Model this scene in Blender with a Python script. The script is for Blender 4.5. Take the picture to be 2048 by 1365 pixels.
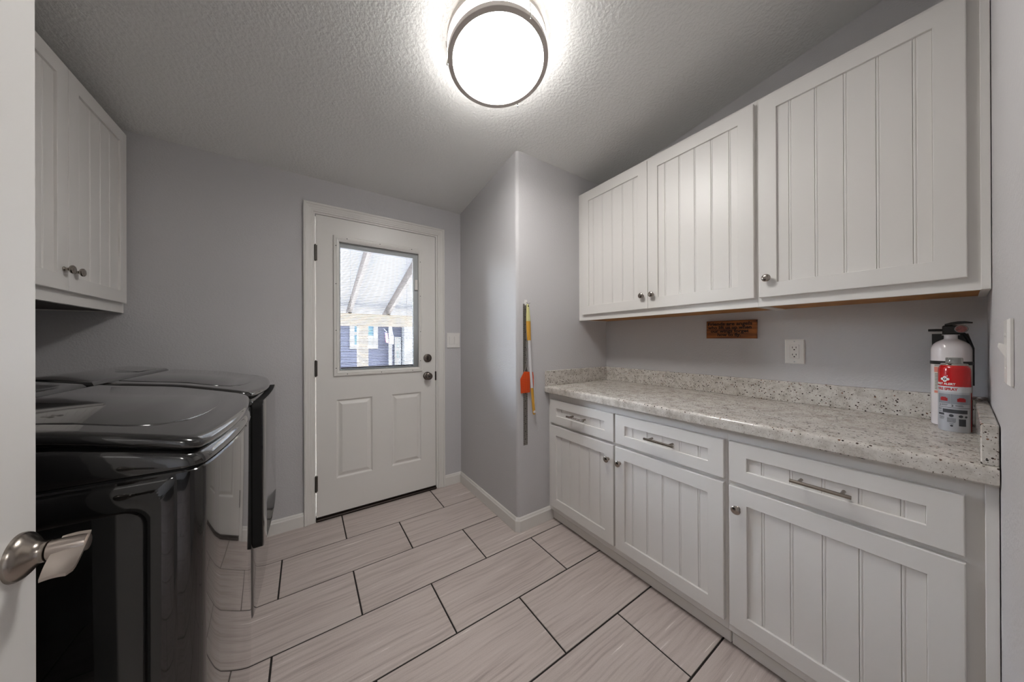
import bpy, bmesh, math, random
from mathutils import Matrix, Vector
random.seed(7)
sc = bpy.context.scene
for o in list(bpy.data.objects): bpy.data.objects.remove(o)
COL = sc.collection

# ---------------------------------------------------------------- camera
F_PX, YAW, PITCH, ROLL, EYE = 609.22, math.radians(34.10), math.radians(0.0659), math.radians(-0.2155), 1.20
fw = Vector((math.sin(YAW)*math.cos(PITCH), math.cos(YAW)*math.cos(PITCH), math.sin(PITCH)))
rt0 = Vector((math.cos(YAW), -math.sin(YAW), 0)); up0 = rt0.cross(fw)
rt = math.cos(ROLL)*rt0 + math.sin(ROLL)*up0; up = -math.sin(ROLL)*rt0 + math.cos(ROLL)*up0
cam = bpy.data.cameras.new('camera'); co = bpy.data.objects.new('camera', cam); COL.objects.link(co)
co.matrix_world = Matrix(((rt.x, up.x, -fw.x, 0), (rt.y, up.y, -fw.y, 0), (rt.z, up.z, -fw.z, EYE), (0, 0, 0, 1)))
cam.sensor_fit = 'HORIZONTAL'; cam.sensor_width = 36; cam.lens = F_PX/2048*36; cam.clip_start = 0.02; cam.clip_end = 200
sc.camera = co

# ---------------------------------------------------------------- light, sky, exposure
LAMP_BOTTOM, LAMP_SIDE = 38.0, 19.0
sc.view_settings.view_transform = 'Standard'; sc.view_settings.look = 'None'
sc.view_settings.exposure = 0.12; sc.view_settings.gamma = 1.0; sc.view_settings.use_curve_mapping = False
world = bpy.data.worlds.new('sky'); sc.world = world; world.use_nodes = True
wn = world.node_tree.nodes; wl = world.node_tree.links
sky = wn.new('ShaderNodeTexSky'); sky.sky_type = 'NISHITA'; sky.sun_disc = False
sky.sun_elevation = math.radians(50); sky.sun_rotation = math.radians(45); sky.air_density = 1.0; sky.dust_density = 0.6
hsv = wn.new('ShaderNodeHueSaturation'); hsv.inputs['Saturation'].default_value = 0.42   # hazy bright sky
wl.new(sky.outputs[0], hsv.inputs['Color']); wl.new(hsv.outputs[0], wn['Background'].inputs[0]); wn['Background'].inputs[1].default_value = 8.5
sun = bpy.data.lights.new('sun', 'SUN'); sun.energy = 6.0; sun.angle = math.radians(0.6); sun.color = (0.80, 0.89, 1.0)
so = bpy.data.objects.new('sun', sun); COL.objects.link(so)
so.rotation_euler = Vector((-0.35, -0.35, -0.87)).to_track_quat('-Z', 'Y').to_euler()
hl = bpy.data.lights.new('hall_fill', 'AREA'); hl.shape = 'DISK'; hl.size = 0.4; hl.energy = 12; hl.color = (1.0, 0.97, 0.93)  # unseen lamp, added as fill from behind the camera
ho = bpy.data.objects.new('hall_fill', hl); COL.objects.link(ho); ho.location = (0.3, -1.2, 2.38)

# ---------------------------------------------------------------- helpers
def lin(c):
    return tuple(((v/255)/12.92 if v/255 <= 0.04045 else ((v/255+0.055)/1.055)**2.4) for v in c) + (1,)

def mat(name, rgb, rough=0.5, metal=0.0, bump=None, spec=None, coat=0.0, vary=None):
    """plain principled; bump=(scale, strength, distance[, detail]); vary=(scale, amount) noise on value"""
    m = bpy.data.materials.new(name); m.use_nodes = True
    n, l = m.node_tree.nodes, m.node_tree.links; b = n['Principled BSDF']
    b.inputs['Base Color'].default_value = lin(rgb); b.inputs['Roughness'].default_value = rough; b.inputs['Metallic'].default_value = metal
    if spec is not None: b.inputs['Specular IOR Level'].default_value = spec
    if coat: b.inputs['Coat Weight'].default_value = coat; b.inputs['Coat Roughness'].default_value = 0.03
    if bump or vary: g = n.new('ShaderNodeNewGeometry')
    if bump:
        t = n.new('ShaderNodeTexNoise'); t.inputs['Scale'].default_value = bump[0]; t.inputs['Detail'].default_value = bump[3] if len(bump) > 3 else 2
        l.new(g.outputs['Position'], t.inputs['Vector'])
        bp = n.new('ShaderNodeBump'); bp.inputs['Strength'].default_value = bump[1]; bp.inputs['Distance'].default_value = bump[2]
        l.new(t.outputs['Fac'], bp.inputs['Height']); l.new(bp.outputs[0], b.inputs['Normal'])
    if vary:
        t2 = n.new('ShaderNodeTexNoise'); t2.inputs['Scale'].default_value = vary[0]; t2.inputs['Detail'].default_value = 4
        l.new(g.outputs['Position'], t2.inputs['Vector'])
        r = n.new('ShaderNodeValToRGB'); a = vary[1]; c = lin(rgb)
        r.color_ramp.elements[0].color = tuple(v*(1-a) for v in c[:3])+(1,); r.color_ramp.elements[1].color = tuple(min(1, v*(1+a)) for v in c[:3])+(1,)
        r.color_ramp.elements[0].position = 0.3; r.color_ramp.elements[1].position = 0.7
        l.new(t2.outputs['Fac'], r.inputs[0]); l.new(r.outputs[0], b.inputs['Base Color'])
    return m

def box(bm, x0, x1, y0, y1, z0, z1, bev=0.0, seg=1):
    vs = [bm.verts.new((x, y, z)) for x in (x0, x1) for y in (y0, y1) for z in (z0, z1)]
    f = [(0,1,3,2),(4,6,7,5),(0,4,5,1),(2,3,7,6),(0,2,6,4),(1,5,7,3)]
    fs = [bm.faces.new([vs[i] for i in q]) for q in f]
    if bev:
        es = list({e for q in fs for e in q.edges})
        bmesh.ops.bevel(bm, geom=es, offset=bev, segments=seg, affect='EDGES', profile=0.5)

def loft(bm, loops, cap0=True, cap1=True, closed=True):
    L = [[bm.verts.new(p) for p in lp] for lp in loops]; n = len(L[0])
    for a, b in zip(L, L[1:]):
        for i in range(n if closed else n-1):
            j = (i+1) % n
            bm.faces.new((a[i], a[j], b[j], b[i]))
    if cap0: bm.faces.new(list(reversed(L[0])))
    if cap1: bm.faces.new(L[-1])
    return L

def frame_of(ax):
    ax = Vector(ax).normalized(); t = Vector((0, 0, 1)) if abs(ax.z) < 0.9 else Vector((1, 0, 0))
    a = ax.cross(t).normalized(); return ax, a, ax.cross(a).normalized()

def lathe(bm, origin, axis, prof, n=32, cap0=True, cap1=True):
    """prof: (radius, distance along the axis)"""
    o = Vector(origin); ax, a, b = frame_of(axis)
    loft(bm, [[o + ax*h + (a*math.cos(2*math.pi*i/n) + b*math.sin(2*math.pi*i/n))*max(r, 1e-5) for i in range(n)] for r, h in prof], cap0, cap1)

def tube(bm, pts, r, n=10):
    pts = [Vector(p) for p in pts]; rs = r if isinstance(r, (list, tuple)) else [r]*len(pts); loops = []; pa = None
    for i, p in enumerate(pts):
        d = (pts[min(i+1, len(pts)-1)] - pts[max(i-1, 0)]).normalized()
        if pa is None: pa = frame_of(d)[1]
        a = (pa - d*pa.dot(d)).normalized(); pa = a; b = d.cross(a)
        loops.append([p + (a*math.cos(2*math.pi*k/n) + b*math.sin(2*math.pi*k/n))*rs[i] for k in range(n)])
    loft(bm, loops)

def torus(bm, c, axis, R, r, n=48, m=10):
    c = Vector(c); ax, a, b = frame_of(axis); L = []
    for i in range(n):
        t = 2*math.pi*i/n; d = a*math.cos(t) + b*math.sin(t)
        L.append([bm.verts.new(c + d*(R + r*math.cos(2*math.pi*k/m)) + ax*(r*math.sin(2*math.pi*k/m))) for k in range(m)])
    for i in range(n):
        for k in range(m):
            bm.faces.new((L[i][k], L[(i+1) % n][k], L[(i+1) % n][(k+1) % m], L[i][(k+1) % m]))

def rrect(u0, u1, v0, v1, r, n=6):
    out = []
    for cx, cy, a0 in ((u1-r, v1-r, 0), (u0+r, v1-r, 90), (u0+r, v0+r, 180), (u1-r, v0+r, 270)):
        for k in range(n+1):
            t = math.radians(a0 + 90*k/n); out.append((cx + r*math.cos(t), cy + r*math.sin(t)))
    return out

def root_loc(p):
    v = Vector((0, 0, 0))
    while p is not None: v = v + p.location; p = p.parent
    return v

def obj(name, bm, m, parent=None, smooth=False, angle=35):
    """one mesh object; coordinates in bm are world coordinates"""
    bmesh.ops.recalc_face_normals(bm, faces=bm.faces)
    me = bpy.data.meshes.new(name); base = root_loc(parent)
    if parent is not None: bmesh.ops.translate(bm, verts=bm.verts, vec=-base)
    bm.to_mesh(me); bm.free()
    for q in (m if isinstance(m, (list, tuple)) else [m]): me.materials.append(q)
    o = bpy.data.objects.new(name, me); COL.objects.link(o); o.parent = parent
    if smooth: me.shade_smooth() if angle >= 180 else me.set_sharp_from_angle(angle=math.radians(angle))
    if smooth:
        for p in me.polygons: p.use_smooth = True
    return o

def thing(name, label, cat, loc=(0, 0, 0), group=None):
    o = bpy.data.objects.new(name, None); COL.objects.link(o); o.location = loc; o.empty_display_size = 0.05
    return tag(o, label, cat, group)
def tag(o, label, cat, group=None):
    o['label'] = label; o['category'] = cat
    if group: o['group'] = group
    return o
def struct(name, bm, m, parent=None, smooth=False, label=None):
    o = obj(name, bm, m, parent, smooth)
    if parent is None: o['kind'] = 'structure'
    if label: o['label'] = label
    return o
def B(*a, **k):
    bm = bmesh.new(); box(bm, *a, **k); return bm
def NB(): return bmesh.new()
def shared(name, src, parent, loc):
    c = src.copy(); COL.objects.link(c); c.name = name; c.parent = parent; c.location = loc; return c

# ---------------------------------------------------------------- materials
M_wall = mat('wall_paint', (200, 198, 199), 0.62, bump=(130, 0.28, 0.004))
M_ceil = mat('ceiling_paint', (233, 233, 231), 0.75, bump=(75, 0.55, 0.006, 3))
M_cab = mat('cabinet_white', (230, 227, 223), 0.38)
M_trim = mat('trim_white', (230, 227, 222), 0.35)
M_door = mat('door_white', (232, 229, 224), 0.33)
M_leaf = mat('interior_door_white', (226, 224, 221), 0.4)
M_toe = mat('toe_strip_white', (226, 222, 216), 0.5); M_toeb = mat('toe_recess_shade', (70, 66, 63), 0.7)  # second one: shadow of the toe recess put into a dark colour
M_under = mat('cabinet_underside_wood', (170, 116, 58), 0.55, vary=(14, 0.25))
M_nickel = mat('brushed_nickel', (150, 142, 134), 0.24, 1.0)
M_dkn = mat('dark_nickel', (112, 104, 98), 0.24, 1.0); M_knob = mat('knob_nickel', (168, 160, 152), 0.22, 1.0)
M_hinge = mat('hinge_metal', (92, 89, 84), 0.35, 1.0)
M_bronze = mat('threshold_bronze', (44, 34, 29), 0.45, 0.5)
M_grout = mat('grout_dark', (38, 33, 31), 0.9)
M_black = mat('black_plastic', (10, 10, 11), 0.4)
M_gasket = mat('black_gap', (6, 6, 6), 0.7)
M_plate = mat('switch_plate_white', (235, 232, 228), 0.3)
M_slot = mat('outlet_slot', (12, 11, 11), 0.6)
M_spacer = mat('blind_spacer_grey', (196, 200, 200), 0.5)
M_screw = mat('screw_dark', (40, 37, 35), 0.4, 0.6)
M_chrome = mat('chrome', (200, 198, 196), 0.08, 1.0)
M_applb = mat('appliance_black', (15, 15, 15), 0.13, 0.0, coat=1.0, spec=0.25)
M_applt = mat('appliance_black_top', (22, 22, 22), 0.16, 0.0, coat=1.0)
M_glassb = mat('lid_glass_black', (34, 34, 34), 0.12, 0.0, coat=1.0, spec=0.7)

def wood_streak():
    m = bpy.data.materials.new('floor_tile_stone'); m.use_nodes = True
    n, l = m.node_tree.nodes, m.node_tree.links; b = n['Principled BSDF']
    g = n.new('ShaderNodeNewGeometry'); oi = n.new('ShaderNodeObjectInfo')
    mul = n.new('ShaderNodeVectorMath'); mul.operation = 'MULTIPLY'; mul.inputs[1].default_value = (2.6, 74, 1)
    ofs = n.new('ShaderNodeVectorMath'); ofs.operation = 'ADD'
    sca = n.new('ShaderNodeMath'); sca.operation = 'MULTIPLY'; sca.inputs[1].default_value = 37.0
    cmb = n.new('ShaderNodeCombineXYZ'); l.new(oi.outputs['Random'], sca.inputs[0])
    l.new(sca.outputs[0], cmb.inputs[0]); l.new(sca.outputs[0], cmb.inputs[2])
    # slight waviness of the veins
    wv = n.new('ShaderNodeTexNoise'); wv.inputs['Scale'].default_value = 3.0; l.new(g.outputs['Position'], wv.inputs['Vector'])
    wvm = n.new('ShaderNodeVectorMath'); wvm.operation = 'SCALE'; wvm.inputs['Scale'].default_value = 0.028; l.new(wv.outputs['Color'], wvm.inputs[0])
    pa = n.new('ShaderNodeVectorMath'); pa.operation = 'ADD'; l.new(g.outputs['Position'], pa.inputs[0]); l.new(wvm.outputs[0], pa.inputs[1])
    l.new(pa.outputs[0], mul.inputs[0]); l.new(mul.outputs[0], ofs.inputs[0]); l.new(cmb.outputs[0], ofs.inputs[1])
    t = n.new('ShaderNodeTexNoise'); t.inputs['Scale'].default_value = 1.0; t.inputs['Detail'].default_value = 6; t.inputs['Roughness'].default_value = 0.62
    l.new(ofs.outputs[0], t.inputs['Vector'])
    r = n.new('ShaderNodeValToRGB'); e = r.color_ramp.elements
    e[0].position = 0.25; e[0].color = lin((164, 150, 144)); e[1].position = 0.71; e[1].color = lin((246, 239, 234))
    k = e.new(0.5); k.color = lin((199, 186, 180)); k = e.new(0.66); k.color = lin((206, 194, 188))
    l.new(t.outputs['Fac'], r.inputs[0])
    f = n.new('ShaderNodeTexNoise'); f.inputs['Scale'].default_value = 420; l.new(g.outputs['Position'], f.inputs['Vector'])
    mx = n.new('ShaderNodeMix'); mx.data_type = 'RGBA'; mx.blend_type = 'OVERLAY'; mx.inputs[0].default_value = 0.22
    l.new(r.outputs[0], mx.inputs[6]); l.new(f.outputs['Fac'], mx.inputs[7]); l.new(mx.outputs[2], b.inputs['Base Color'])
    b.inputs['Roughness'].default_value = 0.46
    bp = n.new('ShaderNodeBump'); bp.inputs['Strength'].default_value = 0.25; bp.inputs['Distance'].default_value = 0.002
    l.new(t.outputs['Fac'], bp.inputs['Height']); l.new(bp.outputs[0], b.inputs['Normal'])
    return m
M_tile = wood_streak()

def granite():
    m = bpy.data.materials.new('granite'); m.use_nodes = True
    n, l = m.node_tree.nodes, m.node_tree.links; b = n['Principled BSDF']
    g = n.new('ShaderNodeNewGeometry')
    def noise(s, d=4, r=0.55):
        t = n.new('ShaderNodeTexNoise'); t.inputs['Scale'].default_value = s; t.inputs['Detail'].default_value = d; t.inputs['Roughness'].default_value = r
        l.new(g.outputs['Position'], t.inputs['Vector']); return t
    def ramp(src, stops):
        r = n.new('ShaderNodeValToRGB'); e = r.color_ramp.elements
        e[0].position, e[0].color = stops[0][0], lin(stops[0][1]); e[1].position, e[1].color = stops[-1][0], lin(stops[-1][1])
        for p, c in stops[1:-1]: q = e.new(p); q.color = lin(c)
        l.new(src, r.inputs[0]); return r
    base = ramp(noise(26, 6, 0.7).outputs['Fac'], [(0.30, (166, 157, 147)), (0.46, (198, 192, 184)), (0.6, (216, 211, 204)), (0.75, (186, 179, 171))])
    # dark mineral specks: small voronoi cells, gated so that they cluster
    v = n.new('ShaderNodeTexVoronoi'); v.inputs['Scale'].default_value = 120; l.new(g.outputs['Position'], v.inputs['Vector'])
    d = n.new('ShaderNodeMath'); d.operation = 'LESS_THAN'; d.inputs[1].default_value = 0.36; l.new(v.outputs['Distance'], d.inputs[0])
    sep = n.new('ShaderNodeSeparateColor'); l.new(v.outputs['Color'], sep.inputs[0])
    cl = noise(14, 3); th = n.new('ShaderNodeMath'); th.operation = 'MULTIPLY'; th.inputs[1].default_value = 0.42; l.new(cl.outputs['Fac'], th.inputs[0])
    gt = n.new('ShaderNodeMath'); gt.operation = 'LESS_THAN'; l.new(sep.outputs[0], gt.inputs[0]); l.new(th.outputs[0], gt.inputs[1])
    a = n.new('ShaderNodeMath'); a.operation = 'MULTIPLY'; l.new(d.outputs[0], a.inputs[0]); l.new(gt.outputs[0], a.inputs[1])
    spc = ramp(sep.outputs[1], [(0.0, (38, 32, 30)), (0.6, (74, 58, 50)), (1.0, (128, 96, 74))])
    mx = n.new('ShaderNodeMix'); mx.data_type = 'RGBA'; l.new(a.outputs[0], mx.inputs[0]); l.new(base.outputs[0], mx.inputs[6]); l.new(spc.outputs[0], mx.inputs[7])
    # fine pepper
    fp = n.new('ShaderNodeMath'); fp.operation = 'GREATER_THAN'; fp.inputs[1].default_value = 0.665; l.new(noise(230, 2, 0.5).outputs['Fac'], fp.inputs[0])
    mx2 = n.new('ShaderNodeMix'); mx2.data_type = 'RGBA'; mx2.inputs[7].default_value = lin((104, 92, 84))
    l.new(fp.outputs[0], mx2.inputs[0]); l.new(mx.outputs[2], mx2.inputs[6]); l.new(mx2.outputs[2], b.inputs['Base Color'])
    b.inputs['Roughness'].default_value = 0.12
    return m
M_gran = granite()

def glass_mat(name, tint=(1, 1, 1, 1)):
    m = bpy.data.materials.new(name); m.use_nodes = True
    n, l = m.node_tree.nodes, m.node_tree.links; n.remove(n['Principled BSDF'])
    t = n.new('ShaderNodeBsdfTransparent'); t.inputs[0].default_value = tint
    gl = n.new('ShaderNodeBsdfGlossy'); gl.inputs['Roughness'].default_value = 0.0
    fr = n.new('ShaderNodeFresnel'); fr.inputs[0].default_value = 1.45
    mx = n.new('ShaderNodeMixShader'); l.new(fr.outputs[0], mx.inputs[0]); l.new(t.outputs[0], mx.inputs[1]); l.new(gl.outputs[0], mx.inputs[2])
    l.new(mx.outputs[0], n['Material Output'].inputs[0]); return m
M_glass = glass_mat('window_glass')

def thin_mat(name, rgb, trans=0.5, rough=0.6):
    m = bpy.data.materials.new(name); m.use_nodes = True
    n, l = m.node_tree.nodes, m.node_tree.links; n.remove(n['Principled BSDF'])
    d = n.new('ShaderNodeBsdfDiffuse'); d.inputs[0].default_value = lin(rgb)
    t = n.new('ShaderNodeBsdfTranslucent'); t.inputs[0].default_value = lin(rgb)
    mx = n.new('ShaderNodeMixShader'); mx.inputs[0].default_value = trans
    l.new(d.outputs[0], mx.inputs[1]); l.new(t.outputs[0], mx.inputs[2]); l.new(mx.outputs[0], n['Material Output'].inputs[0]); return m
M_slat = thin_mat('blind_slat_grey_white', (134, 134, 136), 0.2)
M_fibre = thin_mat('patio_roof_grey', (138, 139, 140), 0.35)

def emit_mat(name, rgb, s):
    m = bpy.data.materials.new(name); m.use_nodes = True
    n, l = m.node_tree.nodes, m.node_tree.links; n.remove(n['Principled BSDF'])
    e = n.new('ShaderNodeEmission'); e.inputs[0].default_value = rgb; e.inputs[1].default_value = s
    l.new(e.outputs[0], n['Material Output'].inputs[0]); return m
M_lamp = emit_mat('lamp_diffuser', (1.0, 0.98, 0.952, 1), LAMP_BOTTOM); M_lampside = emit_mat('lamp_drum_side', (1.0, 0.98, 0.952, 1), LAMP_SIDE)

# ================================================================ room shell
XL, XR, YB, YP, XP, YN = -1.07, 1.955, 2.411, 1.567, 1.10, -0.05   # left, right, door wall, jut front, jut side, near wall
def ceil_z(y): return 2.612 - 0.132*y

# ---- floor: dark grout bed, every tile a piece
floor = struct('floor', B(-1.5, 2.1, -2.1, 2.56, -0.06, -0.003), M_grout)
TW, TH, GAP = 0.3045, 0.6165, 0.0068
def tile_mesh(x0, x1, y0, y1):
    bm = NB(); cx, cy = (x0+x1)/2, (y0+y1)/2
    box(bm, x0-cx, x1-cx, y0-cy, y1-cy, -0.008, 0.0)
    top = [e for e in bm.edges if all(abs(v.co.z) < 1e-6 for v in e.verts)]
    bmesh.ops.bevel(bm, geom=top, offset=0.0012, segments=1, affect='EDGES')
    bmesh.ops.recalc_face_normals(bm, faces=bm.faces)
    me = bpy.data.meshes.new('tile'); bm.to_mesh(me); bm.free(); me.materials.append(M_tile); return me, cx, cy
full = None
for r in range(-1, 13):
    yc1 = 2.4185 - 0.3125*r + 0.0; yc0 = yc1 - 0.3125
    # grout centres at y = 2.1055 - .3125k
    y1, y0 = yc1 - GAP/2, yc0 + GAP/2
    y1 = min(y1, YB + 0.02)
    if y1 - y0 < 0.03: continue
    off = 0.2035 if r % 2 == 0 else -0.1105
    for k in range(-3, 5):
        x0, x1 = off + 0.6230*k + GAP/2, off + 0.6230*(k+1) - GAP/2
        lim = XP if y0 > YP - 0.05 else 1.40
        if y0 < YP - 0.05 < y1 and False: pass
        xa, xb = max(x0, XL), min(x1, lim if y1 > YP + 0.05 and y0 > YP - 0.02 else 1.40)
        if xb - xa < 0.03: continue
        isfull = abs(xa-x0) < 1e-6 and abs(xb-x1) < 1e-6 and abs((y1-y0) - (0.3125-GAP)) < 1e-6
        if isfull and full: me, cx, cy = full, (xa+xb)/2, (y0+y1)/2
        else: me, cx, cy = tile_mesh(xa, xb, y0, y1)
        if isfull: full = me
        o = bpy.data.objects.new('tile', me); COL.objects.link(o); o.parent = floor
        o.location = (cx, cy, random.uniform(-0.0004, 0.0004))

# ---- walls
struct('wall_left', B(XL-0.1, XL, -0.17, YB+0.14, 0, 2.75), M_wall)
bm = NB(); DX0, DX1, DZ = 0.03, 0.903, 2.078          # rough opening of the outside door
box(bm, XL, DX0, YB, YB+0.14, 0, 2.6); box(bm, DX1, XP+0.02, YB, YB+0.14, 0, 2.6); box(bm, DX0, DX1, YB, YB+0.14, DZ, 2.6)
struct('wall_back', bm, M_wall)
# jut: side face x=XP, front face y=YP, rounded outer corner
bm = NB(); R = 0.022; pl = [(XP, YB)]
for k in range(9):
    t = math.radians(180 + 90*k/8); pl.append((XP + R + R*math.cos(t), YP + R + R*math.sin(t)))
pl += [(XR, YP), (XR, YB)]
loft(bm, [[(x, y, 0) for x, y in pl], [(x, y, 2.6) for x, y in pl]])
struct('wall_return', bm, M_wall, smooth=True)
struct('wall_right', B(XR, XR+0.1, -0.17, YB, 0, 2.75), M_wall)
bm = NB(); OX0, OX1 = -0.40, 0.50                      # doorway the picture is taken from
box(bm, XL, OX0, YN-0.12, YN, 0, 2.75); box(bm, OX1, XR, YN-0.12, YN, 0, 2.75); box(bm, OX0, OX1, YN-0.12, YN, 2.10, 2.75)
struct('wall_front', bm, M_wall)
bm = NB()
def slab(bm, x0, x1, y0, y1, t):
    loft(bm, [[(x0, y0, ceil_z(y0)), (x1, y0, ceil_z(y0)), (x1, y1, ceil_z(y1)), (x0, y1, ceil_z(y1))],
              [(x0, y0, ceil_z(y0)+t), (x1, y0, ceil_z(y0)+t), (x1, y1, ceil_z(y1)+t), (x0, y1, ceil_z(y1)+t)]])
slab(bm, XL-0.1, XR+0.1, YN-0.12, YB+0.14, 0.1)
struct('ceiling', bm, M_ceil)
# the hall behind the doorway
bm = NB(); box(bm, -1.5, -1.4, -2.0, YN-0.12, 0, 2.4); box(bm, 2.0, 2.1, -2.0, YN-0.12, 0, 2.4); box(bm, -1.5, 2.1, -2.1, -2.0, 0, 2.4)
struct('wall_hall', bm, M_wall)
struct('ceiling_hall', B(-1.5, 2.1, -2.1, YN-0.12, 2.4, 2.5), M_ceil)

# ---- baseboards
BH, BT = 0.088, 0.013
def base_profile(t=BT, h=BH): return [(0, 0), (t, 0), (t, h-0.020), (t*0.72, h-0.013), (t*0.62, h-0.006), (t*0.35, h), (0, h)]
def base_run(path):
    """path: list of (point xy, outward normal scaled for mitre)"""
    bm = NB(); pr = base_profile()
    loft(bm, [[(p[0]+nx*d, p[1]+ny*d, 0.0005+z) for d, z in pr] for p, (nx, ny) in path]); return bm
struct('baseboard_left', base_run([((XL, YB), (0, -1)), ((-0.0135, YB), (0, -1))]), M_trim)
struct('baseboard_back', base_run([((0.9530, YB), (0, -1)), ((XP, YB), (-1, -1))]), M_trim)
c8 = math.tan(math.radians(22.5)); 
struct('baseboard_return', base_run([((XP, YB), (-1, -1)), ((XP, YP+0.014), (-1, -c8)), ((XP+0.014, YP), (-c8, -1)), ((1.386, YP), (0, -1))]), M_trim)

# ---- casing of the outside door
trim = bpy.data.objects.new('trim_1', None); COL.objects.link(trim); trim.location = (0.469, YB, 0); trim['kind'] = 'structure'
def casing_prof():   # (across from the outer edge, proud of the wall)
    return [(0, 0), (0, 0.015), (0.004, 0.018), (0.013, 0.018), (0.016, 0.0145), (0.030, 0.013), (0.033, 0.0115), (0.043, 0.0105), (0.046, 0.0085), (0.055, 0.008), (0.057, 0.006), (0.057, 0)]
CX0, CX1, CZ = -0.0125, 0.9515, 2.126
bm = NB(); loft(bm, [[(CX0+u, YB-d, 0.001) for u, d in casing_prof()], [(CX0+u, YB-d, CZ-u) for u, d in casing_prof()]]); obj('side_casing', bm, M_trim, trim)
bm = NB(); loft(bm, [[(CX1-u, YB-d, 0.001) for u, d in casing_prof()], [(CX1-u, YB-d, CZ-u) for u, d in casing_prof()]]); obj('side_casing', bm, M_trim, trim)
bm = NB(); loft(bm, [[(CX0+u, YB-d, CZ-u) for u, d in casing_prof()], [(CX1-u, YB-d, CZ-u) for u, d in casing_prof()]]); obj('head_casing', bm, M_trim, trim)
bm = NB()
box(bm, 0.030, 0.0525, YB, YB+0.135, 0, 2.078); box(bm, 0.8815, 0.903, YB, YB+0.135, 0, 2.078); box(bm, 0.0525, 0.8815, YB, YB+0.135, 2.0575, 2.078)
box(bm, 0.0525, 0.066, YB+0.052, YB+0.07, 0, 2.0575); box(bm, 0.868, 0.8815, YB+0.052, YB+0.07, 0, 2.0575); box(bm, 0.066, 0.868, YB+0.052, YB+0.07, 2.044, 2.0575)
obj('jamb', bm, M_trim, trim)
bm = NB(); box(bm, 0.0525, 0.8815, YB-0.012, YB+0.13, 0.001, 0.016, 0.004); obj('threshold', bm, M_bronze, trim)
bm = NB(); box(bm, 0.872, 0.8825, YB-0.0085, YB+0.03, 0.885, 0.958, 0.003); obj('strike_plate', bm, M_bronze, trim)

# ---- outside door
SX0, SX1, SZ0, SZ1, SY = 0.0565, 0.8775, 0.028, 2.0535, YB+0.002
door = bpy.data.objects.new('door_1', None); COL.objects.link(door); door.location = (0.467, SY, SZ0); door['kind'] = 'structure'
door['label'] = 'white half-glass outside door with blinds between the panes'
WX0, WX1, WZ0, WZ1 = 0.178, 0.748, 0.985, 1.912        # glazed opening
PZ0, PZ1, PA, PB = 0.260, 0.803, (0.1725, 0.4035), (0.5345, 0.7600)
bm = NB(); T = 0.044
for x0, x1, z0, z1 in ((SX0, PA[0], SZ0, SZ1), (PB[1], SX1, SZ0, SZ1), (PA[0], PB[1], WZ1, SZ1), (PA[0], PB[1], PZ1, WZ0), (PA[0], PB[1], SZ0, PZ0), (PA[1], PB[0], PZ0, PZ1),
                       (PA[0], WX0, WZ0, WZ1), (WX1, PB[1], WZ0, WZ1)):
    box(bm, x0, x1, SY, SY+T, z0, z1)
obj('slab', bm, M_door, door)
for x0, x1 in (PA, PB):
    bm = NB(); steps = [(0, 0), (0.003, 0.001), (0.010, 0.009), (0.014, 0.0095), (0.018, 0.0085), (0.034, 0.0015), (0.038, 0.0005)]
    loops = [[(x0+i, SY+d, PZ0+i), (x1-i, SY+d, PZ0+i), (x1-i, SY+d, PZ1-i), (x0+i, SY+d, PZ1-i)] for i, d in steps]
    loft(bm, loops, cap0=False); obj('raised_panel', bm, M_door, door)
obj('door_sweep', B(SX0, SX1, SY+0.004, SY+0.04, 0.0165, SZ0+0.001), M_bronze, door)
# lite frame
FX0, FX1, FZ0, FZ1 = 0.1570, 0.7665, 0.9640, 1.9330
IX0, IX1, IZ0, IZ1 = 0.1925, 0.7400, 1.0000, 1.8950
bm = NB()
def ring4(x0, x1, z0, z1, y): return [(x0, y, z0), (x1, y, z0), (x1, y, z1), (x0, y, z1)]
def lerp_ring(f, y): return ring4(FX0+(IX0-FX0)*f, FX1+(IX1-FX1)*f, FZ0+(IZ0-FZ0)*f, FZ1+(IZ1-FZ1)*f, y)
loft(bm, [lerp_ring(f, SY-d) for f, d in ((0, -0.0005), (0, 0.008), (0.10, 0.0115), (0.42, 0.0125), (0.50, 0.0105), (0.58, 0.0125), (0.72, 0.0115), (0.80, 0.0085), (1.0, 0.007), (1.0, -0.020))], cap0=False, cap1=False)
wf = obj('window_frame', bm, M_door, door)
scr = None
for x, z in [(0.240, 1.919), (0.455, 1.919), (0.685, 1.919), (0.240, 0.977), (0.463, 0.977), (0.69, 0.977), (0.172, 1.862), (0.172, 1.60), (0.172, 1.28), (0.172, 1.02), (0.752, 1.83), (0.752, 1.56), (0.752, 1.28), (0.752, 1.05)]:
    if scr is None:
        bm = NB(); lathe(bm, (x, SY-0.0105, z), (0, -1, 0), [(0.0030, 0), (0.0030, 0.002), (0.0018, 0.0028)], 10); scr = obj('screw', bm, M_screw, wf); s0 = (x, z)
    else: shared('screw', scr, wf, (x-s0[0], 0, z-s0[1]))
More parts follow.
